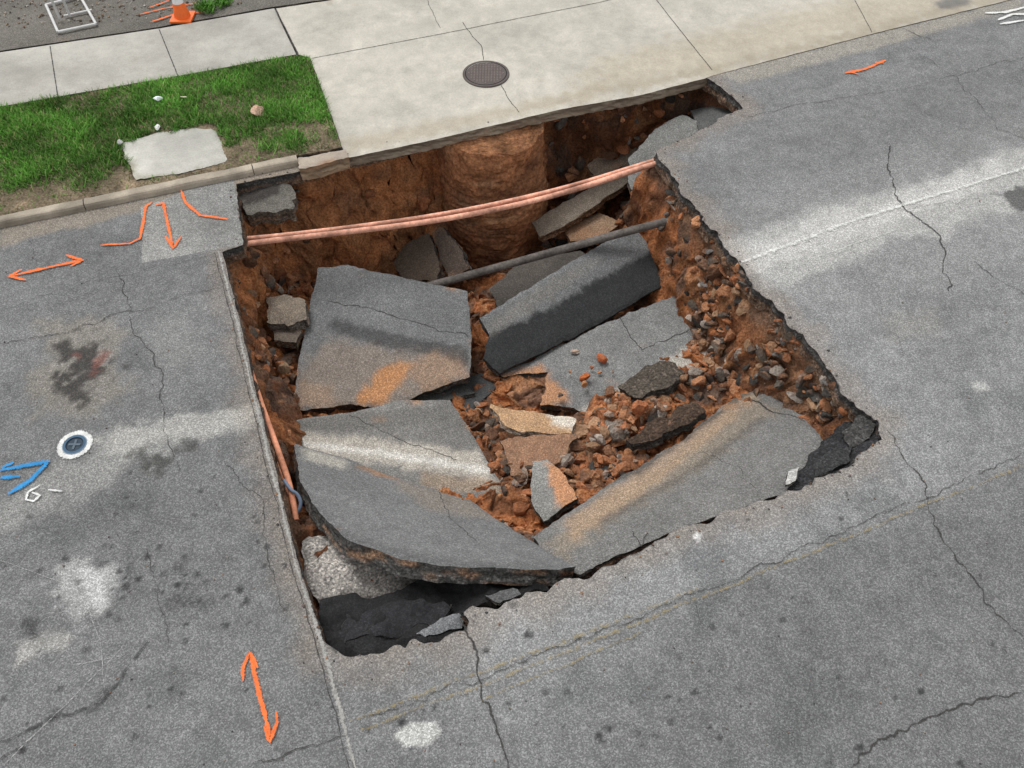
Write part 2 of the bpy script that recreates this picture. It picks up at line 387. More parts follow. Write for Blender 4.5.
slab('asphalt_slab',[(500,375),(600,325),(688,289),(694,318),(703,345),(690,368),(640,388),(590,412),(560,405),(540,405),(548,372)],[(505,372,-1.5),(688,289,-1.2),(590,410,-1.38)],.12,jg=1.2,seed=3,dirt=.2,color=(.18,.18,.175),
     paint=[([(580,410),(650,370),(705,335),(705,370),(600,420)],(.48,.44,.38),.65,.05),([(500,375),(540,365),(570,400),(540,410)],(.42,.2,.09),.8,.05)],cracks=[([(620,318),(640,350),(690,330)],.02)])
slab('asphalt_slab',[(288,420),(350,412),(400,400),(450,399),(470,430),(505,491),(480,499),(390,492),(290,475)],[(292,420,-1.12),(450,399,-1.25),(480,497,-1.12)],.14,seed=4,dirt=.12,color=(.17,.165,.155),
     paint=[([(295,432),(380,440),(480,452),(500,485),(400,466),(300,455)],(.46,.42,.36),.7,.06),([(295,440),(380,449),(495,468),(495,474),(380,456),(295,446)],(.64,.62,.58),.65,.025),([(300,420),(450,405),(465,425),(300,432)],(.12,.115,.105),.5,.04),([(420,470),(500,480),(505,495),(420,490)],(.3,.22,.15),.6,.04)],cracks=[([(350,415),(400,440),(460,460)],.012)])
slab('asphalt_slab',[(293,457),(345,466),(400,482),(470,499),(500,520),(540,550),(572,579),(555,583),(500,577),(440,572),(400,562),(350,541),(318,510),(300,485)],[(293,457,-.85),(470,499,-1.0),(572,579,-.26)],.17,seed=5,dirt=.06,bend=(2.0,.12),color=(.152,.153,.152),
     sidecol=(.05,.048,.045),paint=[([(300,460),(345,468),(345,476),(305,470)],(.45,.42,.36),.6,.03),([(293,480),(350,535),(440,565),(560,578),(572,590),(400,580),(300,520)],(.09,.09,.09),.6,.06),([(380,478),(470,500),(500,520),(430,510)],(.22,.18,.14),.5,.08)],
     cracks=[([(440,494),(452,520),(475,545)],.01)])
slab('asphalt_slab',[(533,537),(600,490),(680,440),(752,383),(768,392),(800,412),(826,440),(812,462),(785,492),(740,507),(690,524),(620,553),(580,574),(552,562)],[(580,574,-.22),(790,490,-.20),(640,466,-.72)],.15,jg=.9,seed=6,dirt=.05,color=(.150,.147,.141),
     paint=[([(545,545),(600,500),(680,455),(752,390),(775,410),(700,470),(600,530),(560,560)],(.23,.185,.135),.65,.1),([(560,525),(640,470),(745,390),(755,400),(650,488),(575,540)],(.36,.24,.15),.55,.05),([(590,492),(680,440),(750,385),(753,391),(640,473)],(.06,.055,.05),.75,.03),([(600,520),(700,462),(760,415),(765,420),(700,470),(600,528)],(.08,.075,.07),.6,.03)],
     cracks=[([(752,400),(775,412),(805,420)],.03),([(632,530),(640,545),(650,535)],.015),([(700,450),(740,470),(760,500)],.006)])
slab('asphalt_chunk',[(882,430),(868,415),(846,418),(830,432),(806,462),(782,486),(800,490),(845,470),(880,447)],[(882,430,-.10),(782,486,-.28),(830,425,-.36)],.12,jg=2.0,seed=7,dirt=-.05,top=M_broken,color=(.028,.028,.03),contrast=.5,rough=.03)
slab('asphalt_chunk',[(862,416),(876,424),(872,440),(850,446),(842,432)],[(862,416,-.08),(876,440,-.03),(842,432,-.14)],.08,jg=1.6,seed=41,dirt=-.05,top=M_broken,color=(.06,.058,.056),contrast=.5,rough=.02)
slab('asphalt_chunk',[(836,448),(852,446),(846,462),(818,474),(812,466)],[(836,448,-.10),(846,462,-.05),(812,466,-.13)],.08,jg=1.8,seed=42,dirt=-.05,top=M_broken,color=(.035,.035,.036),contrast=.5,rough=.02)
slab('asphalt_chunk',[(788,470),(800,466),(796,480),(786,484)],[(788,470,-.14),(800,466,-.14),(786,484,-.12)],.04,jg=1.2,seed=43,dirt=-.05,color=(.4,.39,.37))
slab('concrete_slab',[(630,158),(655,128),(683,113),(703,124),(698,142),(672,172),(655,192),(640,203),(628,182)],[(630,158,-.62),(703,124,-.42),(640,203,-.8)],.14,jg=1.0,seed=8,dirt=.1,color=(.19,.19,.18))
slab('asphalt_slab',[(690,110),(715,104),(735,108),(728,118),(700,130)],[(690,110,-.5),(735,108,-.3),(700,130,-.35)],.12,jg=1.0,seed=48,dirt=.1,color=(.09,.09,.088))
slab('concrete_slab',[(532,222),(600,180),(640,155),(655,160),(625,185),(560,228),(540,236)],[(532,222,-1.5),(640,155,-1.1),(540,236,-1.5)],.12,jg=1,seed=9,dirt=.1,color=(.20,.165,.13),sidecol=(.16,.10,.06))
slab('concrete_slab',[(560,225),(600,212),(622,222),(598,240),(572,240)],[(560,225,-1.6),(622,222,-1.5),(572,240,-1.6)],.12,jg=1,seed=10,dirt=.45,color=(.3,.2,.13),sidecol=(.16,.10,.06))
slab('concrete_slab',[(585,165),(622,138),(640,130),(650,142),(628,162),(598,180)],[(585,165,-1.2),(640,130,-1.0),(598,180,-1.25)],.10,jg=1,seed=29,dirt=.2,color=(.22,.17,.13),sidecol=(.16,.10,.06))
slab('asphalt_chunk',[(490,288),(520,262),(580,250),(600,262),(560,290),(500,312)],[(490,288,-1.6),(580,250,-1.4),(500,312,-1.6)],.12,jg=1,seed=11,dirt=.2,color=(.085,.075,.065))
slab('asphalt_chunk',[(392,262),(405,245),(428,232),(440,262),(436,280),(405,280)],[(392,262,-1.75),(428,232,-1.45),(436,280,-1.65)],.18,jg=1.2,seed=12,dirt=.2,color=(.08,.06,.045))
slab('asphalt_chunk',[(430,232),(442,228),(456,242),(468,268),(450,280),(440,262)],[(430,232,-1.45),(456,242,-1.4),(450,280,-1.75)],.14,jg=1.2,seed=52,dirt=.2,color=(.10,.075,.06))
slab('concrete_chunk',[(490,405),(530,410),(576,418),(572,434),(520,431),(505,425)],[(490,405,-1.15),(576,418,-1.05),(520,431,-1.05)],.10,jg=1,seed=13,dirt=.35,color=(.40,.25,.14),sidecol=(.25,.2,.16),paint=[([(545,412),(580,416),(575,430),(555,426)],(.6,.57,.5),.8,.03)])
slab('concrete_chunk',[(500,440),(545,432),(578,436),(560,462),(512,474)],[(500,440,-1.15),(578,436,-1.0),(512,474,-1.1)],.14,jg=1.3,seed=14,dirt=.3,color=(.25,.14,.085),sidecol=(.12,.08,.055),rough=.02)
slab('concrete_chunk',[(532,460),(548,458),(566,478),(577,498),(545,520),(530,500)],[(532,460,-.95),(577,498,-.8),(530,500,-.9)],.10,jg=.8,seed=15,dirt=.0,color=(.22,.215,.20),
     paint=[([(545,462),(590,470),(585,505),(558,507)],(.44,.21,.10),.9,.02)])
slab('asphalt_chunk',[(628,440),(650,422),(690,402),(705,410),(690,420),(650,440)],[(628,440,-.9),(690,402,-.8),(650,440,-.85)],.14,jg=1.8,seed=16,dirt=.0,top=M_broken,color=(.07,.045,.03),rough=.03)
slab('asphalt_chunk',[(618,388),(640,368),(668,360),(684,370),(668,386),(640,398)],[(618,388,-1.15),(668,360,-1.1),(640,398,-1.05)],.16,jg=2.0,seed=17,dirt=.0,top=M_broken,color=(.085,.07,.055),rough=.03)
slab('concrete_chunk',[(266,296),(285,292),(303,300),(306,318),(290,322),(268,322)],[(266,296,-.9),(303,300,-.9),(268,322,-.95)],.2,jg=1.6,seed=18,dirt=.3,color=(.22,.18,.14),sidecol=(.16,.14,.12),rough=.03)
slab('concrete_chunk',[(270,322),(284,318),(300,328),(296,342),(274,340)],[(270,322,-1.1),(300,328,-1.1),(274,340,-1.1)],.14,jg=1.6,seed=58,dirt=.2,color=(.15,.12,.095),sidecol=(.1,.08,.06),rough=.02)
slab('concrete_base',[(298,530),(340,535),(400,560),(425,575),(400,592),(322,612),(305,575)],[(298,530,-.42),(425,575,-.42),(322,612,-.36)],.12,jg=1,seed=19,dirt=-.2,top=M_broken,color=(.40,.37,.34),contrast=1.0,rough=.05)
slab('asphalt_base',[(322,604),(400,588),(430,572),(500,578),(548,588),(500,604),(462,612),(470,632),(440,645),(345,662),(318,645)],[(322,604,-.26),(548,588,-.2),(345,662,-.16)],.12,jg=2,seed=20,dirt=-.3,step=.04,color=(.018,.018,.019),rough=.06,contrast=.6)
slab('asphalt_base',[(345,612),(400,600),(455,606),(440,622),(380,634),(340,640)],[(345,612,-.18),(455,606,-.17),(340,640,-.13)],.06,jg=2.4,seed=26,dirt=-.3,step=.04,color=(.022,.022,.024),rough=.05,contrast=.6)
slab('asphalt_chunk',[(415,632),(440,618),(465,612),(462,628),(425,636)],[(415,632,-.12),(465,612,-.11),(425,636,-.12)],.05,jg=.8,seed=21,dirt=-.3,color=(.17,.175,.18))
slab('asphalt_chunk',[(485,596),(512,588),(520,592),(500,602)],[(485,596,-.10),(512,588,-.11),(500,602,-.08)],.05,jg=1.2,seed=27,dirt=-.3,color=(.12,.12,.12))
slab('storm_drain_inlet',[(239,190),(262,182),(288,180),(296,192),(293,208),(245,213)],[(239,190,-.12),(288,180,-.12),(293,208,-.16)],.22,jg=1.8,seed=22,dirt=.1,color=(.13,.12,.105),sidecol=(.12,.1,.08),rough=.035,paint=[([(238,192),(270,184),(285,182),(280,194),(245,204)],(.035,.03,.027),.9,.03)])
slab('asphalt_chunk',[(455,378),(490,372),(505,380),(470,412),(455,405)],[(455,378,-1.6),(490,372,-1.6),(470,412,-1.5)],.1,jg=1,seed=23,dirt=-.1,color=(.05,.05,.05))
slab('asphalt_chunk',[(405,385),(455,378),(475,392),(440,402),(400,404)],[(405,385,-1.5),(455,378,-1.5),(440,402,-1.45)],.1,jg=1.3,seed=24,dirt=-.0,color=(.06,.06,.058))

# ---------------- sidewalk, apron, verge, kerb ----------------
cc=(.43,.405,.35)
jt=[(310,57),(336,128),(345,158)]
edge=[(345,158),(440,138),(560,109),(640,95),(705,78),(713,75),(870,34),(1024,-4),(1250,-60)]
slab('driveway_apron',jt+edge[1:]+[(1150,-120),(600,-48),(330,0),(276,8),(298,54)],[(345,157,.015),(713,74,.015),(298,54,.085)],.16,jg=.3,step=.07,bstep=.05,top=M_conc,side=M_conc,color=cc,sidecol=(.15,.12,.09),dirt=.16,dirtcol=(.33,.29,.22),
     paint=[([(600,60),(760,20),(1000,-40),(1024,-4),(713,74),(560,104)],(.37,.32,.24),.6,.25),([(345,155),(600,97),(600,85),(340,140)],(.33,.28,.21),.6,.1),([(600,97),(713,74),(1024,-4),(1024,-14),(700,68),(600,88)],(.29,.25,.19),.6,.08),([(935,2),(965,-6),(970,4),(940,10)],(.12,.12,.12),.8,.06)],seed=31,rough=.0005,ebev=.006,contrast=.3,edgeamp=.016)
slab('sidewalk',[(-300,95),(0,52),(160,28),(274,8),(296,54),(175,76),(0,106),(-300,153)],[(0,52,.085),(274,8,.085),(0,106,.085)],.12,jg=.15,step=.08,bstep=.06,top=M_conc,side=M_conc,color=(.35,.335,.30),sidecol=(.2,.17,.13),dirt=.14,dirtcol=(.26,.23,.185),seed=32,rough=.0005,ebev=.006,contrast=.3,edgeamp=.01)
slab('gravel_lot',[(-300,93),(0,50),(160,26),(275,6),(330,-2),(600,-50),(1150,-122),(700,-300),(-500,-250)],[(0,50,.06),(274,8,.06),(0,-50,.06)],.1,jg=.2,step=.2,bstep=.15,color=(.13,.12,.105),dirt=.15,dirtcol=(.22,.18,.14),seed=33,contrast=.4,rough=.004)
gpoly=[(-300,155),(0,108),(175,78),(297,56),(310,58),(335,128),(342,146),(240,166),(50,205),(0,217),(-300,281)]
slab('verge_soil',gpoly,[(0,108,.075),(297,56,.075),(0,217,.075)],.1,jg=.3,step=.08,bstep=.06,top=M_soil,side=M_soil,color=(.19,.15,.10),dirt=.2,dirtcol=(.34,.25,.17),seed=34,contrast=.4,rough=.012)
slab('concrete_pad',[(119,143),(150,134),(214,125),(227,161),(190,171),(135,180)],[(119,142,.09),(216,124,.09),(133,181,.09)],.06,jg=.5,step=.05,top=M_conc,side=M_conc,color=(.41,.40,.36),dirt=.25,dirtcol=(.25,.23,.16),seed=35,rough=.002,ebev=.006,edgeamp=.04,contrast=.35)
slab('concrete_patch',[(141,208),(185,190),(233,177),(243,244),(200,252),(142,263)],[(141,208,.006),(233,177,.006),(142,263,.006)],.03,jg=.5,step=.05,color=(.235,.232,.222),dirt=-.1,seed=36,rough=.001,ebev=.004,contrast=.35)
def kerb():
    A=P(-300,292,0); B=P(300,166,0); d=(B-A)[:2]; L=np.linalg.norm(d); d/=L; nn=np.array([-d[1],d[0]])
    V=[];Fc=[];s=0
    prof=[(0,-.15),(0.005,.06),(.02,.085),(.04,.093),(.13,.095),(.145,.085),(.15,-.1)]
    k=len(prof)
    while s<L:
        e=min(s+random.uniform(1.8,2.6),L); m=30; b=len(V)
        for i in range(m+1):
            t=s+(e-.012-s)*i/m; jj=fbm(np.array([[t*3,0,0]]),1,3,5)[0]*.01
            for (a,z) in prof:
                q=A[:2]+d*t+nn*(a+jj); V.append((q[0],q[1],z+fbm(np.array([[t*9,a*20,0]]),1,2,6)[0]*.008))
        for i in range(m):
            for j in range(k-1): Fc.append([b+i*k+j,b+(i+1)*k+j,b+(i+1)*k+j+1,b+i*k+j+1])
        Fc.append([b+j for j in range(k)]); Fc.append([b+m*k+j for j in range(k)][::-1])
        s=e
    V=np.array(V); C=np.ones((len(V),3))*np.array([.33,.285,.225])*(1+.7*fbm(V,4,4,7))[:,None]
    mkmesh('kerb',V,Fc,[M_conc],C)
kerb()
slab('kerb_fragment',[(298,158),(345,149),(349,157),(300,168)],[(298,158,.07),(345,149,.07),(300,168,.07)],.2,jg=1,step=.05,top=M_conc,side=M_conc,color=(.32,.27,.22),sidecol=(.2,.15,.1),dirt=.1,seed=37)

# ---------------- grass ----------------
def grass():
    poly=PL(gpoly,.075)[:,:2]; lo=np.maximum(poly.min(0),[-9.5,6]); hi=poly.max(0)
    pad=PL([(118,142),(150,133),(218,124),(230,163),(190,172),(134,181)],.1)[:,:2]
    n=240000; p=rng.uniform(lo,hi,(n,2)); s,_=sd(p,poly); p=p[s>.01]
    s2,_=sd(p,pad); k=s2<-.0+.10*fbm(p,6,2,3); p=p[k]
    kl=PL([(-600,345),(0,217),(240,166),(342,146)],.075); dk=dline(p,kl)
    dens=sst(.2,.75,dk+.6*fbm(p,2.5,3,9))*(1-.6*sst(.12,.42,fbm(p,1.6,3,12)))
    k=rng.random(len(p))<dens*.95+.03; p=p[k]; N=len(p)
    h=rng.uniform(.03,.085,N)*(1+.5*fbm(p,3,2,13)); ang=rng.uniform(0,6.283,N); w=rng.uniform(.004,.008,N)
    ln=rng.uniform(.3,1.3,N)*h; la=rng.uniform(0,6.283,N)
    dx=np.c_[np.cos(ang),np.sin(ang)]*w[:,None]; l=np.c_[np.cos(la),np.sin(la)]*ln[:,None]
    z0=np.full(N,.065)
    V=np.stack([np.c_[p-dx,z0],np.c_[p+dx,z0],np.c_[p+l+dx*.3,z0+h],np.c_[p+l-dx*.3,z0+h]],1).reshape(-1,3)
    Fc=np.arange(N)[:,None]*4+np.array([0,1,2,3])
    g=np.array([.13,.31,.05])*rng.uniform(.55,1.35,(N,1))*(1+.6*fbm(p,2,3,14))[:,None]
    dry=rng.random(N)<.10; g[dry]=np.array([.36,.32,.15])*rng.uniform(.6,1.2,(dry.sum(),1))
    C=np.repeat(g,4,0).reshape(N,4,3); C[:,:2]*=.5; C[:,2:]*=1.15
    mkmesh('grass',V,Fc,[M_grass],C.reshape(-1,3))
grass()

# ---------------- ribbons ----------------
def ribbons(name,lines,m,z=.006,wj=.35,lj=.0,step=.03,taper=True,seed=0):
    V=[];Fc=[];E=[]
    for li,(pts,w) in enumerate(lines):
        q=np.array([P(a,b,z)[:2] for a,b in pts]); out=[]
        for a,b in zip(q[:-1],q[1:]):
            n=max(1,int(np.linalg.norm(b-a)/step)); out+= [a+(b-a)*t/n for t in range(n)]
        out.append(q[-1]); q=np.array(out); n=len(q)
        if n<2: continue
        if lj: 
            q=q+np.c_[fbm(q,4,4,seed+li),fbm(q,4,4,seed+li+50)]*lj
            q=q+np.c_[fbm(q,18,2,seed+li),fbm(q,18,2,seed+li+50)]*lj*.4
        t=np.gradient(q,axis=0); t/=np.linalg.norm(t,axis=1)[:,None]+1e-9; nn=np.c_[-t[:,1],t[:,0]]
        ww=w*(1+wj*1.5*fbm(q,9,3,seed+li+7))
        if taper: ww=ww*np.clip(np.minimum(np.arange(n),np.arange(n)[::-1])/4+.35,0,1)
        b=len(V)
        for i in range(n):
            for s_,e in ((-1,1),(0,0),(1,1)):
                p=q[i]+nn[i]*ww[i]*s_*.5; V.append((p[0],p[1],z+li*.0002)); E.append(e)
        for i in range(n-1):
            for s_ in (0,1): Fc.append([b+i*3+s_,b+(i+1)*3+s_,b+(i+1)*3+s_+1,b+i*3+s_+1])
    return mkmesh(name,V,Fc,[m],attrs={'edge':E})
cracks=[([(118,272),(135,330),(160,370),(168,430),(178,475)],.013),
([(222,460),(262,500),(268,560),(285,610)],.009),([(150,545),(158,590),(165,650)],.007),
([(460,622),(478,655),(482,700),(500,740),(515,775)],.024),
([(888,430),(915,470),(945,540),(985,600),(1030,645)],.018),
([(890,145),(888,175),(905,210),(940,235),(948,290)],.03),([(905,210),(950,202),(1000,192)],.007),
([(975,262),(1000,280),(1030,300)],.012),([(850,775),(870,745),(950,715),(1030,685)],.022),
([(745,118),(820,100),(900,90),(1030,55)],.010),([(880,30),(960,80),(1000,130),(1030,140)],.010),
([(935,40),(905,30)],.02),([(770,110),(770,140),(800,150)],.005),
([(0,345),(100,320),(215,288)],.013),([(0,310),(110,278),(220,255)],.006),
([(250,768),(300,748),(350,735)],.015),([(690,600),(720,660),(745,700)],.004),([(360,722),(480,680),(600,632),(700,590),(850,530),(1030,452)],.011),
([(30,232),(36,262)],.006),([(850,250),(880,300),(905,360)],.004)]
ribbons('road_crack',cracks,M_crack,z=.0085,wj=.8,lj=.07,seed=1)
ribbons('saw_cut_joint',[([(218,250),(236,318),(252,388),(276,488),(298,570),(322,645),(357,775)],.05)],M_crackl,z=.0075,wj=.6,lj=.015,taper=False)
ribbons('road_joint',[([(214,252),(232,320),(248,390),(272,490),(294,572),(316,645),(350,775)],.012)],M_crack,z=.0135,wj=.5,lj=.02,taper=False)
ribbons('tyre_scrape',[([(0,768),(60,710),(125,645)],.018),([(85,600),(100,640),(104,690)],.014),([(70,665),(125,655)],.01),([(0,560),(70,585),(110,595)],.01)],M_scr,z=.0145,wj=.4,lj=.01)
ribbons('tyre_skid',[([(0,742),(50,718),(100,705),(150,640)],.04),([(0,758),(30,740)],.03)],M_skid,z=.0155,wj=.6,lj=.03)
ribbons('lane_line',[([(742,262),(860,218),(1030,166)],.11),([(800,262),(900,228)],.015)],M_worn,z=.0165,wj=.3,lj=.01)
ribbons('yellow_centre_line',[([(360,730),(480,686),(610,634),(720,590),(860,532),(1030,462)],.045),([(480,700),(560,668),(640,632)],.03)],M_yel,z=.0175,wj=.3,lj=.02)
ribbons('yellow_centre_line',[([(350,722),(480,672),(620,620),(700,588)],.045)],M_yel,z=.0185,wj=.3,lj=.02)
def mark(name,lines,m,w=.045,z=.02): ribbons(name,[(l,w) for l in lines],m,z=z,wj=.4,seed=5,lj=.008)
mark('orange_arrow_marking',[[(10,276),(45,268),(80,260)],[(22,269),(9,276),(26,280)],[(66,255),(82,260),(70,266)]],M_orange,.062)
mark('orange_curve_marking',[[(100,245),(130,243),(140,238),(143,222),(146,206),(152,202)]],M_orange,.052,z=.021)
mark('orange_arrow_marking',[[(155,205),(163,203),(168,225),(173,247)],[(165,236),(173,248),(181,236)],[(181,190),(186,203),(200,215),(228,219)]],M_orange,.055,z=.023)
mark('orange_arrow_marking',[[(250,654),(258,690),(270,738)],[(243,680),(243,668),(250,653),(258,668)],[(264,727),(270,741),(277,722),(276,712)]],M_orange,.06)
mark('orange_dash_marking',[[(845,73),(865,69),(886,60)],[(848,71),(858,74)],[(875,62),(884,63)]],M_orange,.075)
mark('blue_arrow_marking',[[(0,470),(25,465),(50,461)],[(8,494),(30,480),(48,462)],[(0,478),(20,476)],[(14,462),(2,468)]],M_blue,.08)
mark('white_number_marking',[[(40,485),(28,492),(26,499),(34,501),(40,495),(32,492)],[(48,490),(62,491)]],M_white,.04)
mark('white_marking',[[(985,13),(1005,12),(1030,6)],[(998,20),(1012,14),(1028,14)],[(1000,24),(1024,20)]],M_white,.09)
ap=[P(345,157,.015),P(713,74,.015),P(298,54,.085)]; an=np.cross(ap[1]-ap[0],ap[2]-ap[0]); an/=np.linalg.norm(an); an=an*np.sign(an[2])
def apz(px,py,lift=.005):
    d=ray(px,py); t=((ap[0]-CAM)@an)/(d@an); return (CAM+d*t)[2]+lift
def joints(lines,jit,name,zf):
    V=[];Fc=[];E=[]
    for li,(pts,w) in enumerate(lines):
        q=np.array([P(a,b,zf(a,b)) for a,b in pts]); out=[]
        for a,b in zip(q[:-1],q[1:]): out+=[a+(b-a)*t/25 for t in range(25)]
        out.append(q[-1]); q=np.array(out); t=np.gradient(q[:,:2],axis=0); t/=np.linalg.norm(t,axis=1)[:,None]; nn=np.c_[-t[:,1],t[:,0]]
        q[:,:2]+=nn*(fbm(q,3,4,4+li)*jit)[:,None]
        b0=len(V)
        for i in range(len(q)):
            for s_,e in ((-1,1),(0,0),(1,1)): V.append((*(q[i,:2]+nn[i]*w*.5*s_),q[i,2])); E.append(e)
        for i in range(len(q)-1):
            for s_ in (0,1): Fc.append([b0+i*3+s_,b0+(i+1)*3+s_,b0+(i+1)*3+s_+1,b0+i*3+s_+1])
    mkmesh(name,V,Fc,[M_crack],attrs={'edge':E})
joints([([(50,46),(58,98)],.025),([(159,29),(178,76)],.025)],.0,'sidewalk_joint',lambda a,b:.0905)
joints([([(275,8),(298,54)],.035),([(312,58),(440,34),(600,2),(640,-8)],.022),([(655,-2),(712,70)],.022),([(855,0),(872,32)],.018)],.01,'apron_joint',apz)
joints([([(462,22),(480,45),(484,60)],.02),([(500,84),(510,100),(520,112)],.018),([(428,0),(440,28)],.014)],.05,'concrete_crack',apz)

# ---------------- manhole cover, valve box ----------------
def disc(c,r,parts):
    V=[];Fc=[];C=[];ns=64
    for pi,(ra,rb,za,zb,col) in enumerate(parts):
        b=len(V)
        for i in range(ns):
            a=2*math.pi*i/ns
            V.append((c[0]+math.cos(a)*ra*r,c[1]+math.sin(a)*ra*r,c[2]+za)); V.append((c[0]+math.cos(a)*rb*r,c[1]+math.sin(a)*rb*r,c[2]+zb)); C+=[col,col]
        for i in range(ns):
            j=(i+1)%ns; Fc.append([b+2*i,b+2*i+1,b+2*j+1,b+2*j])
    return V,Fc,C
mc=P(486,74,apz(486,74,0))
dk=(.095,.08,.075)
V1,F1,C1=disc(mc,.35,[(0,.86,.012,.012,dk),(.86,.88,.012,.004,(.02,.02,.02)),(.88,.9,.004,.012,(.02,.02,.02)),(.9,1,.012,.012,dk),(1,1.02,.012,-.03,dk)])
for i in range(-6,7):
    for j in range(-6,7):
        x=i*.043;y=j*.043
        if math.hypot(x,y)<.26:
            b=len(V1); s=.013
            for (a,bq,zz) in [(-s,-s,.012),(s,-s,.012),(s,s,.012),(-s,s,.012),(-s*.7,-s*.7,.02),(s*.7,-s*.7,.02),(s*.7,s*.7,.02),(-s*.7,s*.7,.02)]:
                V1.append((mc[0]+x+a,mc[1]+y+bq,mc[2]+zz)); C1.append((.19,.155,.14))
            F1+=[[b+4,b+5,b+6,b+7]]+[[b+k,b+(k+1)%4,b+4+(k+1)%4,b+4+k] for k in range(4)]
mkmesh('manhole_cover',V1,F1,[M_conc],C1)
vc=P(75,445,.004)
V2,F2,C2=disc(vc,.125,[(0,.62,.004,.004,(.04,.06,.08)),(.62,.7,.004,.016,(.02,.03,.05)),(.7,.9,.016,.016,(.06,.11,.17)),(.9,.98,.016,.008,(.2,.25,.3))])
for i in range(2):
    b=len(V2)
    for (x,y) in ((-.012,-.06),(.012,-.06),(.012,.06),(-.012,.06)):
        if i: x,y=y,x
        V2.append((vc[0]+x,vc[1]+y,vc[2]+.012+.001*i)); C2.append((.10,.13,.16))
    F2.append([b,b+1,b+2,b+3])
mkmesh('water_valve_cover',V2,F2,[M_conc],C2)
V=[];Fc=[];E=[]
for i in range(65):
    a=2*math.pi*i/64
    for rr,e in ((.11,.7),(.145,0),(.19,1)):
        V.append((vc[0]+math.cos(a)*rr,vc[1]+math.sin(a)*rr,.0125)); E.append(e)
for i in range(64):
    for s_ in (0,1): Fc.append([i*3+s_,(i+1)*3+s_,(i+1)*3+s_+1,i*3+s_+1])
mkmesh('white_ring_marking',V,Fc,[M_white],attrs={'edge':E})

# ---------------- exposed manhole shaft ----------------
def shaft():
    c=P(492,113,0)[:2]; ns=200; nz=170; V=[];z0,z1=-.18,-2.7
    for k in range(nz+1):
        z=z0+(z1-z0)*k/nz
        for i in range(ns):
            a=2*math.pi*i/ns; V.append((math.cos(a),math.sin(a),z))
    V=np.array(V); q=V*np.array([.85,.85,1])
    zz=(V[:,2]-z0)/(z1-z0)
    r=.74+.11*np.sin(np.clip(zz*2.6,0,3))+.10*fbm(q,1.8,4,200)+.04*fbm(q*np.array([1,1,2]),6,3,201)
    course=np.abs(((V[:,2]+.16*fbm(q,1.3,3,205))/.14)%1-.5)*2
    patch=sst(-.1,.25,fbm(q,1.9,3,206))
    r-=.035*sst(.55,1,course)*patch
    W=np.c_[V[:,0]*r+c[0],V[:,1]*r+c[1],V[:,2]]
    C=np.ones((len(W),3))*np.array([.36,.165,.08])*(1+.45*fbm(q,3,4,202))[:,None]
    C=mix(C,(.14,.065,.035),sst(.55,1,course)*.6*patch)
    C=mix(C,(.48,.27,.15),sst(.05,.4,fbm(q*np.array([1,1,2.5]),2.5,4,203))*.6)
    C=mix(C,(.15,.08,.05),sst(.0,.35,fbm(q,2,4,204))*.55)
    Fc=[[k*ns+i,(k+1)*ns+i,(k+1)*ns+(i+1)%ns,k*ns+(i+1)%ns] for k in range(nz) for i in range(ns)]
    Fc.append([i for i in range(ns)])
    mkmesh('manhole_shaft',W,Fc,[M_shaft],C,smooth=True)
shaft()

# ---------------- pipes ----------------
def tube(name,pts,r,m):
    cu=bpy.data.curves.new(name,'CURVE'); cu.dimensions='3D'; cu.bevel_depth=r; cu.bevel_resolution=6; cu.use_fill_caps=True
    s=cu.splines.new('NURBS'); s.points.add(len(pts)-1); s.order_u=3; s.use_endpoint_u=True; s.resolution_u=12
    for i,p in enumerate(pts): s.points[i].co=(*map(float,p),1)
    cu.materials.append(m); o=bpy.data.objects.new(name,cu); scene.collection.objects.link(o); return o
M_pink=mat('pink_conduit',base=(.60,.31,.22),speck=22,amt=.25,amt2=.6,bump=.4,rough=.9,spec=.12)
M_pipe=mat('dark_pipe',base=(.12,.105,.095),speck=30,amt=.3,amt2=.5,bump=.4,rough=.8,spec=.2)
M_cable=mat('orange_cable',base=(.58,.25,.15),speck=30,amt=.15,amt2=.4,bump=.1,rough=.8,spec=.2)
M_bluem=mat('blue_plastic',base=(.12,.16,.22),speck=30,amt=.2,amt2=.3,bump=.1,rough=.5)
tube('utility_conduit',[P(225,247,-.22),P(250,243,-.22),P(330,234,-.25),P(440,221,-.27),P(550,198,-.26),P(640,168,-.2),P(665,161,-.15),P(690,152,-.15)],.036,M_pink)
tube('utility_conduit',[P(225,240,-.27),P(250,239,-.27),P(340,229,-.3),P(450,214,-.32),P(560,190,-.3),P(640,165,-.23),P(663,158,-.2),P(690,148,-.2)],.032,M_pink)
tube('utility_conduit',[P(225,246,-.30),P(260,242,-.3),P(350,231,-.33),P(450,220,-.36),P(560,196,-.33),P(640,170,-.3),P(670,160,-.3)],.022,M_pink)
tube('steel_pipe',[P(425,287,-1.15),P(470,275,-1.05),P(560,250,-.85),P(640,228,-.68),P(692,215,-.42),P(712,206,-.3)],.055,M_pipe)
tube('utility_cable',[P(233,318,-.10),P(243,345,-.16),P(258,395,-.18),P(278,450,-.2),P(292,490,-.25),P(296,520,-.35)],.03,M_cable)
tube('utility_cable',[P(232,318,-.2),P(240,350,-.24),P(253,398,-.26),P(272,452,-.28),P(288,495,-.35)],.018,M_cable)
tube('blue_hose',[P(284,480,-.2),P(290,490,-.2),P(298,494,-.25),P(302,505,-.3),P(298,512,-.35)],.018,M_bluem)

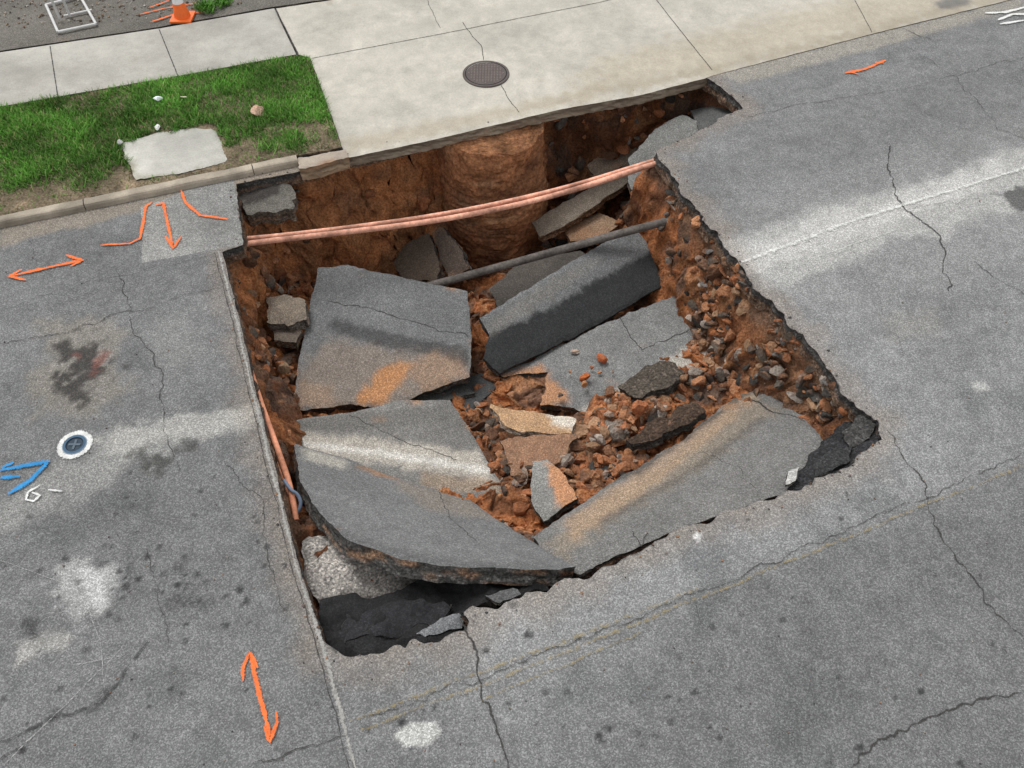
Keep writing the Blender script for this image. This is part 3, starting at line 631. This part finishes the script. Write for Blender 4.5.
# ---------------- rubble ----------------
def icos(sub=2):
    import bmesh
    bm=bmesh.new(); bmesh.ops.create_icosphere(bm,subdivisions=sub,radius=1); V=np.array([v.co[:] for v in bm.verts]); Fc=np.array([[v.index for v in f.verts] for f in bm.faces]); bm.free(); return V,Fc
IV,IF=icos(2); IV3,IF3=icos(3); IV4,IF4=icos(4)
def rockshape(V,seed,nc=7,lo=.3,hi=.65,nz=.08):
    r=np.random.default_rng(seed); V=V.copy()
    for _ in range(nc):
        n=r.normal(size=3); n/=np.linalg.norm(n); h=r.uniform(lo,hi); d=V@n; m=d>h; V[m]-=np.outer(d[m]-h,n)
    return V*(1+nz*fbm(V+seed,2.5,3,seed))[:,None]
shapes=[rockshape(IV3,i) for i in range(16)]
def rubble(name,items,shapes=shapes,IF=IF3,smooth=False):
    Vs=[];Fs=[];Cs=[];b=0
    for (x,y,z,s,c,flat) in items:
        V=shapes[random.randrange(len(shapes))]*np.array([1,random.uniform(.6,1),random.uniform(.45,.9)*flat])*s*1.25
        A=rng.normal(size=(3,3)); Qm,_=np.linalg.qr(A)
        if flat<.5:
            t=random.uniform(0,6.28); ti=random.gauss(0,.45); Qm=np.array([[math.cos(t),-math.sin(t),0],[math.sin(t),math.cos(t),0],[0,0,1]])@np.array([[1,0,0],[0,math.cos(ti),-math.sin(ti)],[0,math.sin(ti),math.cos(ti)]])
        W=V@Qm.T; up=W[:,2]/(s+1e-6)
        cc_=np.ones((len(W),3))*np.array(c)
        cc_=mix(cc_,(.34,.17,.09),sst(.1,.7,up+random.uniform(-.7,.2))*.45)
        W=W+np.array([x,y,z]); Vs.append(W); Fs.append(IF+b); b+=len(W); Cs.append(cc_)
    return mkmesh(name,np.concatenate(Vs),np.concatenate(Fs),[M_rock],np.concatenate(Cs),smooth=smooth)
pal=[(.38,.15,.07),(.28,.12,.06),(.44,.21,.11),(.15,.08,.05),(.10,.08,.065),(.16,.15,.14),(.32,.27,.23),(.06,.055,.05),(.33,.20,.12)]
def scat(poly_px,zref,n,smin,smax,pw=2.2,wts=None,sink=.15):
    poly=PL(poly_px,zref)[:,:2]; lo=poly.min(0);hi=poly.max(0); p=rng.uniform(lo,hi,(n*4,2)); s,_=sd(p,poly); p=p[s>0][:n]
    if len(p)==0: return []
    clump=fbm(p,2.5,3,300)
    z=zfield(p); out=[]
    for (x,y),zz,cl in zip(p,z,clump):
        if random.random()>.65+1.6*cl: continue
        t=random.random()**pw; s_=smin+(smax-smin)*t
        c=np.array(random.choices(pal,wts)[0])*random.uniform(.7,1.25)
        out.append((x,y,zz+s_*sink,s_,c,random.choice([1,1,.35])))
    return out
items=[]
items+=scat([(665,190),(700,205),(750,285),(850,400),(880,430),(820,445),(752,383),(700,370),(695,300),(660,240)],-.8,2600,.010,.11,2.6,[3,4,2,4,6,3,3,6,3])
items+=scat([(480,385),(560,400),(690,365),(750,385),(540,540),(500,500),(460,410)],-1.15,2400,.010,.12,2.5,[6,5,4,4,3,1,3,3,3])
items+=scat([(540,130),(700,90),(740,110),(680,160),(600,250),(480,300),(540,240)],-1.5,1000,.02,.15,2.2,[4,3,2,3,2,2,2,2,2])
items+=scat([(240,250),(330,240),(440,280),(310,280),(290,420),(262,400)],-1.6,800,.015,.12,2.2,[5,3,3,3,2,1,2,1,2])
items+=scat([(430,500),(530,530),(560,575),(480,510)],-1.1,150,.012,.08,2.5)
items+=scat([(222,250),(345,157),(705,76),(886,440),(582,577),(340,655)],-.9,700,.01,.07,3)
rubble('rubble',items,[rockshape(IV,i) for i in range(16)],IF)
S4=[rockshape(IV4,i+80,9,.35,.7,.35) for i in range(8)]
cl=[]
for poly,zr,n_ in (([(640,250),(700,215),(740,285),(840,405),(800,420),(752,380),(700,365),(695,300)],-.9,44),([(500,400),(600,400),(690,380),(740,390),(545,530),(500,490)],-1.1,46),([(560,140),(690,100),(700,140),(600,240),(520,280)],-1.5,28),([(245,280),(310,260),(290,410),(265,390)],-1.4,16),([(330,170),(430,150),(440,270),(320,260)],-1.9,14)):
    for it in scat(poly,zr,n_*2,.05,.16,1.6,[6,5,5,4,2,0,1,2,4],sink=-.05): cl.append((*it[:5],1))
rubble('clay_clods',cl,S4,IF4)
big=[(585,378,-1.30,.07,(.45,.13,.045)),(602,358,-1.30,.075,(.5,.13,.05)),(730,308,-.72,.15,(.09,.08,.07)),(757,315,-.68,.14,(.11,.095,.08)),(690,238,-.85,.15,(.15,.12,.09)),(695,270,-.9,.07,(.25,.2,.17)),
(640,408,-.95,.09,(.45,.17,.08)),(660,408,-.95,.07,(.25,.16,.11)),(715,345,-.85,.08,(.34,.29,.24)),(740,355,-.75,.07,(.3,.25,.21)),(700,395,-.85,.09,(.08,.07,.06)),(765,375,-.7,.09,(.13,.10,.08)),
(575,352,-1.36,.05,(.6,.5,.43)),(590,140,-1.5,.10,(.2,.14,.1)),(575,160,-1.6,.12,(.25,.13,.08)),(395,210,-1.6,.06,(.4,.26,.17)),(285,310,-1.0,.11,(.2,.17,.14)),(296,335,-1.15,.07,(.18,.15,.12)),(285,368,-1.2,.08,(.3,.2,.13)),
(700,300,-1.0,.08,(.33,.29,.26)),(712,292,-.9,.06,(.22,.12,.07)),(645,430,-.95,.08,(.4,.12,.05)),(520,478,-1.05,.07,(.2,.13,.09)),(610,415,-1.05,.06,(.4,.33,.27)),(802,392,-.5,.09,(.10,.085,.07)),(500,408,-1.2,.08,(.3,.16,.08)),(585,384,-1.25,.05,(.55,.27,.13)),(600,440,-1.0,.07,(.34,.28,.24)),(560,395,-1.3,.06,(.12,.11,.1)),(560,190,-1.6,.09,(.3,.17,.1)),(600,205,-1.6,.1,(.3,.15,.08)),(625,425,-.95,.06,(.5,.2,.1)),(670,425,-.9,.07,(.14,.10,.08)),(560,480,-.95,.05,(.45,.15,.07)),(720,375,-.85,.08,(.12,.095,.08)),(780,385,-.6,.07,(.1,.085,.07)),(690,318,-1.0,.07,(.5,.42,.35)),(820,405,-.42,.07,(.32,.24,.17)),
(600,372,-1.3,.03,(.5,.2,.09)),(570,372,-1.32,.025,(.4,.17,.08)),(592,368,-1.3,.03,(.45,.17,.08)),(612,372,-1.28,.025,(.3,.25,.2)),(650,318,-1.3,.02,(.4,.2,.1))]
S3=[rockshape(IV4,i+50,9,.35,.7,.15) for i in range(8)]
rubble('rock',[(*P(a,b,z),s,c,1) for a,b,z,s,c in big],S3,IF4)
rubble('brick_fragment',[(*P(256,112,.13),.12,(.66,.45,.34),1)],S3,IF4)
rubble('litter',[(*P(157,98,.16),.07,(.8,.85,.85),.4),(*P(184,97,.15),.055,(.7,.65,.5),.4),(*P(157,127,.13),.05,(.8,.8,.78),.4),(*P(120,142,.13),.04,(.7,.7,.7),.4)],S3,IF4)
peb=[]
for _ in range(320):
    a=random.uniform(0,1024);b=random.uniform(200,768); p=P(a,b,0)
    s,_n=sd(np.array([p]),hp)
    if s[0]<-.1: peb.append((*p[:2],.006,random.uniform(.004,.011),random.choice([(.1,.1,.1),(.3,.28,.25),(.25,.14,.08),(.06,.06,.06)]),1))
for i in range(0,len(rim),2):
    if random.random()<.6:
        o_=rim[i]+onrm[i]*random.uniform(.01,.2)*random.random(); peb.append((*o_,.006,random.uniform(.005,.02),random.choice([(.14,.14,.14),(.2,.2,.2),(.3,.17,.1),(.07,.07,.07)]),1))
rubble('road_grit',peb,[rockshape(IV,i) for i in range(6)],IF)
gv=[]
gp=PL([(-20,30),(160,20),(280,-4),(300,-60),(-100,-60)],.06)[:,:2]; lo=gp.min(0);hi=gp.max(0)
for p in rng.uniform(lo,hi,(1800,2)):
    gv.append((p[0],p[1],.07,random.uniform(.008,.03),random.choice([(.3,.27,.22),(.16,.14,.12),(.22,.17,.12),(.4,.38,.34)]),1))
s,_n=sd(np.array([[g[0],g[1]] for g in gv]),gp); gv=[g for g,k in zip(gv,s) if k>0]
rubble('gravel',gv,[rockshape(IV,i) for i in range(6)],IF)

# ---------------- stand, cone ----------------
M_metal=mat('galvanised_steel',base=(.5,.5,.49),speck=40,amt=.1,amt2=.15,bump=.1,rough=.45,spec=.5)
st=bpy.data.objects.new('barricade_stand',None); scene.collection.objects.link(st)
def part(o,nm,par): o.name=nm; o.parent=par; return o
zb=.10
part(tube('t',[P(46,5,zb),P(58,32,zb)],.022,M_metal),'base_rail_1',st)
part(tube('t',[P(58,32,zb),P(96,24,zb)],.022,M_metal),'base_rail_2',st)
part(tube('t',[P(96,24,zb),P(80,-4,zb)],.022,M_metal),'base_rail_3',st)
part(tube('t',[P(46,5,zb),P(80,-4,zb)],.022,M_metal),'base_rail_4',st)
part(tube('t',[P(64,16,zb),P(92,10,zb)],.018,M_metal),'cross_rail',st)
a=P(70,16,zb); part(tube('t',[a,a+np.array([0,0,.9])],.02,M_metal),'post',st)
b=P(60,19,zb); part(tube('t',[b,b+np.array([0,.0,.9])],.02,M_metal),'post_2',st)
M_or=mat('cone_orange',base=(.85,.16,.03),speck=20,amt=.08,amt2=.1,bump=.05,rough=.5)
M_wh=mat('cone_white',base=(.75,.75,.75),speck=20,amt=.05,amt2=.1,bump=.05,rough=.4)
c=P(183,18,.07)
V=[];Fc=[];mi=[];ns=32
prof=[(.0,.0),(.17,.0),(.17,.03),(.13,.035),(.12,.10),(.085,.26),(.07,.36),(.045,.5),(.03,.6),(.0,.6)]
for k,(r,z) in enumerate(prof):
    for i in range(ns):
        a=2*math.pi*i/ns
        rr=r/max(abs(math.cos(a)),abs(math.sin(a))) if 1<=k<=2 else r
        V.append((c[0]+math.cos(a)*rr,c[1]+math.sin(a)*rr,c[2]+z))
for k in range(len(prof)-1):
    for i in range(ns):
        Fc.append([k*ns+i,k*ns+(i+1)%ns,(k+1)*ns+(i+1)%ns,(k+1)*ns+i]); mi.append(1 if k==5 else 0)
mkmesh('traffic_cone',V,Fc,[M_or,M_wh],mi=mi)
mark('orange_scribble_marking',[[(140,14),(165,8),(200,2)],[(150,22),(175,14),(205,12)],[(148,8),(170,0)]],M_orange,.05,z=.085)
def weeds():
    V=[];Fc=[];C=[]
    for cx,cy,N,R in ((208,8,260,.22),(225,3,120,.15)):
        c=P(cx,cy,.07)
        for _ in range(N):
            a=random.uniform(0,6.28); r=random.uniform(0,R); p=np.array([c[0]+math.cos(a)*r,c[1]+math.sin(a)*r,c[2]]); h=random.uniform(.03,.14); l=random.uniform(0,6.28); w=random.uniform(.004,.012)
            d=np.array([math.cos(l),math.sin(l),0]); e=np.array([-d[1],d[0],0])*w; b=len(V)
            V+=[p-e,p+e,p+d*h*.5+e+np.array([0,0,h*.7]),p+d*h+np.array([0,0,h])]; Fc.append([b,b+1,b+2,b+3]); g=np.array([.12,.28,.05])*random.uniform(.5,1.5); C+=[g*.5,g*.5,g,g]
    mkmesh('weeds',V,Fc,[M_grass],C)
weeds()

# ---------------- light, camera ----------------
w=bpy.data.worlds.new('World'); scene.world=w; w.use_nodes=True; nt=w.node_tree
bg=nt.nodes['Background']; sky=nt.nodes.new('ShaderNodeTexSky'); sky.sky_type='NISHITA'; sky.sun_disc=False
el=64
sky.sun_elevation=math.radians(el); sky.sun_rotation=math.radians(-40)
hs=nt.nodes.new('ShaderNodeHueSaturation'); hs.inputs['Saturation'].default_value=.06; hs.inputs['Value'].default_value=1.4
nt.links.new(sky.outputs[0],hs.inputs['Color']); nt.links.new(hs.outputs[0],bg.inputs[0]); bg.inputs[1].default_value=.15
sl=bpy.data.lights.new('sun','SUN'); sl.energy=2.1; sl.angle=math.radians(26); sl.color=(1,.99,.97)
so=bpy.data.objects.new('sun',sl); scene.collection.objects.link(so)
az=math.radians(-40); e=math.radians(el)
dv=Vector((math.sin(az)*math.cos(e),math.cos(az)*math.cos(e),math.sin(e)))
so.rotation_euler=dv.to_track_quat('Z','Y').to_euler()
cam=bpy.data.cameras.new('camera'); cam.sensor_width=36; cam.lens=F/1024*36; cam.clip_end=2000
co=bpy.data.objects.new('camera',cam); scene.collection.objects.link(co); co.location=(0,0,H); co.rotation_euler=(math.radians(90-PITCH),0,0); scene.camera=co
scene.view_settings.view_transform='Standard'; scene.view_settings.look='None'; scene.view_settings.exposure=0
